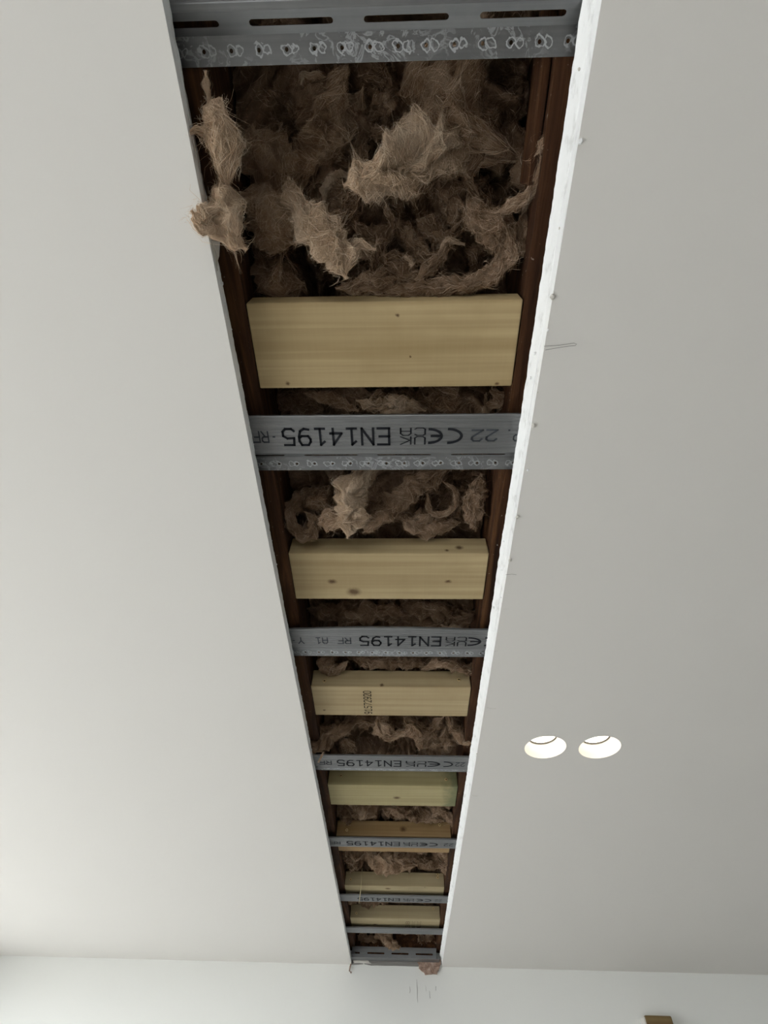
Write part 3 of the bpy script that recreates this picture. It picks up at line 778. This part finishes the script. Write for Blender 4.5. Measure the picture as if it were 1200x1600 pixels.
for i in range(7):
    w = tag(empty('insulation_wad', ((JX0 + JX1) / 2, (cuts[i] + cuts[i + 1]) / 2, 2.56)), WL[i], 'insulation', 'mineral wool between the noggins')
    w.location = (0, 0, 0)
    b_, a_, s_, n_, wd_ = SPEC[i]
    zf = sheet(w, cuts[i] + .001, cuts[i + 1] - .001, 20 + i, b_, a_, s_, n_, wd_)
    wads.append(w)
    # loose curls and torn wisps lying on the batt
    rr = random.Random(70 + i)
    for k in range(CURLS[i]):
        ylo, yhi = VIS[i][k % len(VIS[i])]
        x, y = rr.uniform(JX0 + .02, JX1 - .02), rr.uniform(ylo, yhi); th = rr.uniform(0, 2 * PI); bend = rr.uniform(-.9, .9); st = rr.uniform(.008, .020)
        r0 = rr.choice([.003, .005, .007, .010, .012]); P_ = []; n = rr.randint(4, 6)
        for q in range(n):
            P_.append(Vector((x, y, max(2.452 + r0, zf(x, y) - r0 * .35 - .006 * rr.random()))))
            x = min(max(x + st * math.cos(th), JX0 + .012), JX1 - .012); y = min(max(y + st * math.sin(th), ylo), yhi); th += bend + rr.uniform(-.3, .3)
        if sum((P_[q + 1] - P_[q]).length for q in range(n - 1)) < .015 or min((P_[q + 1] - P_[q]).length for q in range(n - 1)) < .001: continue
        tuft(w, P_, [r0 * .5] + [r0 * rr.uniform(.7, 1.2) for _ in range(n - 2)] + [r0 * .35], rr.choice([0, 0, 0, 2, 2, 1]), .55, nf=int(60 + 14000 * r0), width=wd_)

A = wads[0]
# hanging tufts on the left of the nearest pocket
tuft(A, TP((322, 122, 2.424), (323, 132, 2.422), (326, 150, 2.422), (328, 166, 2.422)), [.0030, .0042, .0014, .0014], True, nf=90, width=.0003)
tuft(A, TP((328, 160, 2.428), (335, 180, 2.422), (345, 215, 2.416), (352, 250, 2.416), (357, 285, 2.418)), [.008, .015, .018, .0135, .0040], True, .4, nf=1300)
tuft(A, TP((342, 214, 2.422), (322, 206, 2.416), (306, 203, 2.410), (297, 208, 2.406)), [.007, .0045, .0028, .0012], True, nf=220)
tuft(A, TP((345, 288, 2.425), (350, 315, 2.413), (352, 345, 2.402), (362, 372, 2.404), (378, 384, 2.408)), [.007, .016, .020, .0125, .0040], True, .45, nf=1300)
tuft(A, TP((352, 345, 2.409), (330, 342, 2.395), (314, 346, 2.384), (306, 338, 2.380)), [.014, .012, .0105, .0045], True, .45, nf=600)
tuft(A, TP((358, 372, 2.414), (366, 392, 2.411), (374, 420, 2.412)), [.0018, .0006, .0003], True, nf=14, width=.0003)
# centre finger
tuft(A, TP((452, 285, 2.496), (462, 315, 2.473), (486, 345, 2.452), (512, 378, 2.436), (530, 402, 2.425), (540, 428, 2.420)), [.010, .016, .020, .021, .0215, .015], True, .5, nf=1700)
tuft(A, TP((520, 388, 2.448), (545, 392, 2.442), (562, 382, 2.438), (580, 388, 2.435)), [.008, .007, .005, .002], True, nf=260)
# big central puff and its tongue
tuft(A, TP((640, 105, 2.59), (685, 140, 2.56), (705, 195, 2.535), (690, 240, 2.515)), [.040, .052, .056, .040], 2, .5, .8, nf=2600)
tuft(A, TP((715, 215, 2.515), (670, 245, 2.476), (620, 262, 2.458), (575, 278, 2.444), (546, 286, 2.438)), [.026, .030, .027, .022, .008], True, .5, .8, nf=2000)
tuft(A, TP((690, 110, 2.57), (730, 130, 2.55), (748, 155, 2.545), (738, 175, 2.55)), [.010, .009, .006, .003], False, .4, nf=500)
tuft(A, TP((560, 290, 2.478), (548, 315, 2.485), (535, 335, 2.495), (505, 340, 2.50)), [.008, .0075, .007, .005], False, .5, nf=420)
tuft(A, TP((655, 262, 2.483), (662, 285, 2.477), (655, 300, 2.477)), [.012, .010, .004], False, .5, nf=300)
# smoky puffs, upper left
tuft(A, TP((425, 125, 2.575), (480, 135, 2.565), (505, 185, 2.555), (495, 240, 2.555), (460, 270, 2.55)), [.026, .036, .040, .034, .018], 2, .5, nf=2600)
tuft(A, TP((375, 200, 2.55), (410, 245, 2.535), (450, 270, 2.53), (492, 258, 2.535)), [.020, .030, .030, .014], 2, .45, nf=1500)
# left middle and lower puffs
tuft(A, TP((392, 300, 2.53), (415, 335, 2.505), (440, 365, 2.495), (455, 378, 2.497)), [.018, .034, .033, .014], 2, .5, nf=1700)
tuft(A, TP((410, 380, 2.53), (430, 420, 2.510), (438, 445, 2.500), (470, 440, 2.505)), [.022, .030, .022, .010], False, .5, nf=1400)
# rope and curtain on the right
tuft(A, TP((838, 245, 2.462), (846, 226, 2.458), (857, 228, 2.455), (853, 250, 2.456), (838, 282, 2.462), (822, 306, 2.468), (800, 322, 2.474), (776, 334, 2.48)), [.0025, .0045, .0048, .0045, .0055, .0062, .0065, .004], False, .6, nf=900, twist=9)
tuft(A, TP((735, 300, 2.515), (748, 335, 2.495), (765, 360, 2.488), (790, 372, 2.486), (788, 405, 2.484), (765, 430, 2.484)), [.006, .016, .022, .018, .012, .008], False, .5, nf=1600)
tuft(A, TP((795, 360, 2.478), (797, 400, 2.472), (770, 430, 2.470), (710, 447, 2.470), (640, 452, 2.472), (570, 452, 2.475)), [.004, .0085, .0095, .0105, .0100, .006], False, .5, nf=1500)
tuft(A, TP((620, 430, 2.475), (590, 440, 2.478), (560, 448, 2.48), (530, 452, 2.485)), [.012, .014, .010, .005], False, .5, nf=500)
# crumpled middle bits
for P_, r_, pl_ in [([(605, 325, 2.52), (612, 350, 2.505), (598, 368, 2.498), (590, 380, 2.495)], [.006, .0055, .0075, .003], False),
                    ([(636, 360, 2.505), (650, 385, 2.492), (665, 400, 2.488), (690, 395, 2.49)], [.009, .013, .011, .005], False),
                    ([(636, 404, 2.478), (642, 410, 2.474)], [.006, .0055], True),
                    ([(702, 378, 2.488), (690, 398, 2.48), (672, 418, 2.474), (655, 432, 2.472)], [.003, .006, .0085, .004], False),
                    ([(720, 380, 2.495), (700, 375, 2.49), (690, 392, 2.487), (684, 410, 2.487)], [.003, .0032, .003, .0015], True),
                    ([(655, 345, 2.515), (668, 360, 2.505), (690, 372, 2.50), (706, 385, 2.50)], [.008, .012, .012, .006], False),
                    ([(600, 400, 2.49), (625, 415, 2.482), (640, 432, 2.48), (660, 440, 2.48)], [.008, .012, .010, .005], False),
                    ([(560, 350, 2.52), (575, 380, 2.505), (590, 405, 2.50), (585, 425, 2.495)], [.010, .013, .011, .006], False),
                    ([(700, 280, 2.53), (710, 320, 2.52), (716, 350, 2.515), (705, 375, 2.51)], [.012, .018, .018, .008], False),
                    ([(735, 225, 2.53), (742, 250, 2.52), (732, 275, 2.518), (745, 300, 2.515)], [.004, .0075, .006, .0025], False),
                    ([(790, 90, 2.60), (805, 150, 2.575), (800, 200, 2.56), (815, 250, 2.54), (822, 290, 2.52)], [.014, .018, .014, .016, .010], False),
                    ([(765, 90, 2.60), (772, 150, 2.585), (768, 210, 2.565), (778, 270, 2.54)], [.010, .013, .015, .010], False),
                    ([(826, 320, 2.50), (815, 355, 2.49), (818, 385, 2.482), (806, 400, 2.48)], [.006, .0075, .007, .004], False)]:
    tuft(A, TP(*P_), r_, pl_, .6, nf=int(120 + 26000 * max(r_)))

B = wads[1]
# behind the nearest noggin
for P_, r_, pl_ in [([(520, 612, 2.52), (570, 622, 2.505), (620, 634, 2.497), (660, 632, 2.495), (700, 640, 2.50)], [.012, .018, .018, .014, .006], False),
                    ([(600, 640, 2.478), (625, 645, 2.470), (648, 642, 2.476)], [.008, .011, .005], True),
                    ([(560, 628, 2.485), (595, 634, 2.476), (630, 630, 2.472), (660, 640, 2.474)], [.006, .010, .010, .004], 1),
                    ([(480, 615, 2.50), (520, 625, 2.492), (555, 640, 2.485)], [.006, .010, .005], 2),
                    ([(660, 608, 2.52), (690, 622, 2.505), (700, 630, 2.50), (730, 625, 2.505)], [.014, .020, .018, .008], False),
                    ([(440, 620, 2.53), (470, 630, 2.52), (500, 640, 2.515)], [.014, .018, .010], False),
                    ([(770, 615, 2.50), (785, 625, 2.495), (760, 635, 2.50)], [.008, .010, .006], False),
                    # beyond the bar: pale lump, roll, curl, ring
                    ([(590, 728, 2.489), (565, 748, 2.469), (550, 775, 2.451), (548, 795, 2.444), (545, 815, 2.440), (542, 838, 2.436)], [.016, .026, .027, .022, .024, .008], True),
                    ([(545, 800, 2.462), (525, 808, 2.454), (508, 812, 2.453), (500, 818, 2.452)], [.018, .019, .017, .008], 2),
                    ([(700, 726, 2.513), (655, 752, 2.491), (620, 785, 2.474), (590, 812, 2.463), (570, 830, 2.461)], [.014, .020, .021, .015, .007], False),
                    ([(490, 765, 2.514), (470, 780, 2.493), (455, 800, 2.477), (458, 825, 2.463), (480, 835, 2.458), (490, 815, 2.461), (478, 803, 2.464)], [.012, .014, .012, .013, .012, .010, .005], False),
                    ([(520, 770, 2.51), (500, 780, 2.498), (480, 790, 2.49)], [.018, .018, .008], False),
                    ([(668, 775, 2.490), (672, 798, 2.482), (692, 804, 2.480), (710, 790, 2.484), (712, 768, 2.492), (695, 755, 2.500)], [.0035, .0050, .0052, .0050, .0045, .0025], False),
                    ([(620, 800, 2.50), (650, 815, 2.488), (680, 822, 2.484), (715, 818, 2.49)], [.014, .022, .020, .010], False),
                    ([(750, 745, 2.50), (742, 770, 2.488), (738, 800, 2.482), (744, 825, 2.482)], [.010, .014, .013, .008], False),
                    ([(700, 770, 2.53), (705, 790, 2.52), (715, 805, 2.51)], [.020, .022, .010], False)]:
    tuft(B, TP(*P_), r_, pl_, .55, nf=int(100 + 34000 * max(r_)), width=.0005)
Cw = wads[2]
for P_, r_, pl_ in [([(480, 950, 2.52), (530, 958, 2.505), (590, 955, 2.50), (640, 962, 2.505)], [.016, .022, .024, .012], False),
                    ([(630, 945, 2.52), (680, 955, 2.505), (715, 965, 2.50), (740, 955, 2.505)], [.018, .024, .020, .008], False),
                    ([(525, 1018, 2.50), (510, 1035, 2.485), (520, 1050, 2.476), (540, 1035, 2.48)], [.012, .017, .014, .007], False),
                    ([(560, 1030, 2.50), (600, 1036, 2.492), (640, 1034, 2.494), (665, 1040, 2.495)], [.012, .015, .014, .007], False),
                    ([(660, 1045, 2.485), (690, 1036, 2.478), (715, 1040, 2.474), (735, 1046, 2.472), (742, 1036, 2.474)], [.006, .013, .015, .011, .005], False)]:
    tuft(Cw, TP(*P_), r_, pl_, .55, nf=int(100 + 26000 * max(r_)), width=.0006)
D = wads[3]
for P_, r_, pl_ in [([(600, 1122, 2.50), (550, 1130, 2.482), (515, 1148, 2.462), (495, 1166, 2.446), (486, 1176, 2.438)], [.018, .024, .024, .018, .006], False),
                    ([(530, 1150, 2.478), (545, 1165, 2.462), (548, 1178, 2.452), (545, 1187, 2.446)], [.014, .018, .013, .003], False),
                    ([(590, 1122, 2.49), (600, 1138, 2.478), (605, 1150, 2.474), (640, 1140, 2.478)], [.022, .026, .015, .008], 2),
                    ([(630, 1120, 2.49), (652, 1140, 2.472), (656, 1160, 2.46), (655, 1170, 2.455)], [.020, .022, .012, .004], False),
                    ([(690, 1120, 2.49), (672, 1145, 2.474), (668, 1162, 2.464), (690, 1165, 2.46)], [.014, .016, .012, .005], False),
                    ([(698, 1130, 2.49), (696, 1155, 2.468), (698, 1175, 2.456), (699, 1184, 2.452)], [.010, .013, .009, .003], False),
                    ([(705, 1122, 2.48), (716, 1145, 2.462), (726, 1160, 2.448), (736, 1162, 2.436)], [.012, .014, .008, .003], False),
                    ([(520, 1130, 2.50), (500, 1138, 2.48), (488, 1142, 2.47)], [.014, .012, .004], False),
                    ([(504, 1178, 2.432), (499, 1188, 2.424)], [.0016, .0012], True)]:
    tuft(D, TP(*P_), r_, pl_, .6, nf=int(100 + 24000 * max(r_)), width=.0007)
Ew = wads[4]
for P_, r_, pl_ in [([(535, 1262, 2.50), (560, 1270, 2.486), (585, 1276, 2.478)], [.016, .020, .008], False),
                    ([(600, 1265, 2.50), (625, 1268, 2.49), (650, 1272, 2.486), (680, 1278, 2.478)], [.016, .022, .022, .010], False),
                    ([(690, 1268, 2.48), (705, 1278, 2.468), (708, 1292, 2.458)], [.014, .014, .005], False),
                    ([(640, 1275, 2.48), (665, 1280, 2.474), (690, 1282, 2.47)], [.010, .012, .006], False),
                    ([(532, 1275, 2.49), (545, 1282, 2.482), (540, 1290, 2.48)], [.010, .010, .004], False)]:
    tuft(Ew, TP(*P_), r_, pl_, .6, nf=int(80 + 16000 * max(r_)), width=.0009)
Fw = wads[5]
for P_, r_, pl_ in [([(570, 1330, 2.494), (590, 1342, 2.471), (605, 1350, 2.457), (625, 1354, 2.450), (650, 1352, 2.452)], [.022, .034, .032, .024, .010], 2),
                    ([(555, 1332, 2.50), (545, 1342, 2.485), (553, 1352, 2.474), (548, 1362, 2.466)], [.016, .020, .014, .005], False),
                    ([(640, 1335, 2.50), (670, 1342, 2.486), (690, 1352, 2.474), (700, 1366, 2.460)], [.022, .028, .020, .007], False),
                    ([(700, 1330, 2.48), (702, 1345, 2.464), (698, 1360, 2.456)], [.014, .014, .005], False)]:
    tuft(Fw, TP(*P_), r_, pl_, .6, nf=int(80 + 16000 * max(r_)), width=.001)
Gw = wads[6]
for P_, r_, pl_ in [([(590, 1458, 2.495), (605, 1468, 2.471), (618, 1478, 2.452), (626, 1487, 2.436)], [.026, .034, .026, .006], 2),
                    ([(560, 1462, 2.49), (572, 1466, 2.48), (590, 1470, 2.475)], [.016, .020, .012], False),
                    ([(640, 1462, 2.50), (655, 1470, 2.482), (648, 1478, 2.474)], [.024, .026, .010], False),
                    ([(660, 1464, 2.49), (675, 1470, 2.48), (684, 1474, 2.476)], [.018, .018, .010], False)]:
    tuft(Gw, TP(*P_), r_, pl_, .6, nf=int(80 + 12000 * max(r_)), width=.0011)

# ------------------------------------------------------------------ downlights
def emis(name, c, s):
    mt = bpy.data.materials.new(name); mt.use_nodes = True; t = mt.node_tree; t.nodes.clear()
    e = t.nodes.new('ShaderNodeEmission'); e.inputs[0].default_value = c; e.inputs[1].default_value = s
    o = t.nodes.new('ShaderNodeOutputMaterial'); t.links.new(e.outputs[0], o.inputs[0]); return mt
M_LENS = emis('lit_lens', (1, .88, .70, 1), 9.0)
M_BAFFLE = plain('white_baffle', (.86, .84, .80, 1), .4)
M_RING = plain('grey_lens_ring', (.10, .09, .08, 1), .6)
for i, (cx, cy) in enumerate(LAMPS):
    d = tag(empty('recessed_downlight', (cx, cy, RZ)), ('lit recessed downlight nearer to the cut opening', 'lit recessed downlight farther from the cut opening')[i], 'downlight', 'pair of ceiling downlights')
    n = 48; ring = lambda r, z: [(r * math.cos(2 * PI * k / n), r * math.sin(2 * PI * k / n), z) for k in range(n)]
    def lathe(name, prof, mat):
        b = MB(); V = []
        for r, z in prof: V += ring(r, z)
        b.add(V, [(j * n + k, j * n + (k + 1) % n, (j + 1) * n + (k + 1) % n, (j + 1) * n + k) for j in range(len(prof) - 1) for k in range(n)])
        return b.build(name, mat, d, True)
    lathe('baffle', [(LR, -.0002), (LR - .0008, .002), (.043, .010), (.034, .0285)], M_BAFFLE)
    lathe('lens_ring', [(.034, .0284), (.0330, .0270), (.0318, .0284), (.0318, .031)], M_RING)
    lathe('housing', [(LR + .001, .003), (LR + .001, .07), (.01, .071)], M_RING)
    b = MB(); b.add(ring(.032, .030), [tuple(range(n))]); b.build('lens', M_LENS, d)

# ------------------------------------------------------------------ far wall: broken plaster, marks, timber
M_BROKEN = Mat('broken_plaster', .95, .1)
M_BROKEN.col(M_BROKEN.ramp(M_BROKEN.noise(M_BROKEN.mapped((1, 1, 1)), 60, 4), [(.3, lin(120, 96, 84)), (.6, lin(170, 146, 132)), (.8, lin(200, 184, 172))]))
M_BROKEN = M_BROKEN.m
def ragged_patch(name, pix, yw, depth, mat, parent, jag=.003, seed=1):
    rr = random.Random(seed); P0 = []
    n = len(pix)
    for i in range(n):
        p, q = at_y(*pix[i], yw), at_y(*pix[(i + 1) % n], yw)
        for t in (0, .25, .5, .75):
            c = p.lerp(q, t); P0.append((c.x + rr.uniform(-jag, jag), yw + rr.uniform(-.002, .002), c.z + rr.uniform(-jag, jag)))
    N = len(P0); cx = sum(p[0] for p in P0) / N; cz = sum(p[2] for p in P0) / N
    V = P0 + [(p[0], yw + depth, p[2]) for p in P0] + [(cx, yw - .002, cz)]
    F = [(i, (i + 1) % N, N + (i + 1) % N, N + i) for i in range(N)] + [(i, 2 * N, (i + 1) % N) for i in range(N)]
    return link(name, mesh_of(name, V, F), mat, parent)
ragged_patch('broken_plaster', [(652, 1502), (690, 1500), (688, 1512), (682, 1520), (664, 1523), (655, 1514)], RY1 - .014, .016, M_BROKEN, wall_far, .004, 3)
ragged_patch('plaster_ledge', [(549, 1497), (600, 1500), (690, 1499), (690, 1507), (640, 1508), (590, 1507), (549, 1505)], RY1 - .012, .014, M_GREYPAPER, wall_far, .003, 4)
ragged_patch('plaster_scrap', [(552, 1498), (572, 1499), (580, 1504), (553, 1505)], RY1 - .015, .012, M_PAPER, wall_far, .003, 5)
b = MB(); b.tube([at_y(549, 1504, RY1 - .01), at_y(547, 1511, RY1 - .012), at_y(546, 1517, RY1 - .012), at_y(549, 1520, RY1 - .012)], [.003, .0035, .003, .004], 6)
b.build('hanging_scrap', M_BROKEN, wall_far, True)
def scuff(pts, w):
    b = MB(); b.tube([at_y(x, y, RY1 - .0004) for x, y in pts], w, 5); b.build('scuff_mark', M_GREYPAPER, wall_far)
scuff([(651, 1530), (652, 1545), (652, 1560), (653, 1567)], [.0004, .0011, .0008, .0003])
scuff([(640, 1541), (641, 1548), (640, 1552)], [.0004, .0009, .0004])
scuff([(671, 1548), (672, 1560)], [.0005, .0009])
scuff([(681, 1541), (681, 1548)], [.0008, .0006])
scuff([(665, 1540), (666, 1549)], [.0003, .0004])

# timber standing against the far wall at the right
def post():
    r = tag(empty('timber_upright', (1.05, RY1 - .03, 0)), 'brown timber upright standing against the far wall at lower right', 'timber')
    tl = at_y(1007, 1586, RY1 - .05); trr = at_y(1049, 1588, RY1 - .05)
    w = trr.x - tl.x; cx = tl.x - 1.05
    b = MB(); b.box(cx, cx + w, -.02, .0285, 0, tl.z); o = b.build('board', pine('brown_upright_timber', lin(132, 112, 76), lin(96, 76, 48), 12), r, False, .004)
    b = MB(); b.box(cx - .006, cx - .0005, -.018, .0285, 0, tl.z - .004); b.build('lit_side_strip', M_PAPER, r, False, .001)  # pale strip paints window light on the left side of the upright
post()
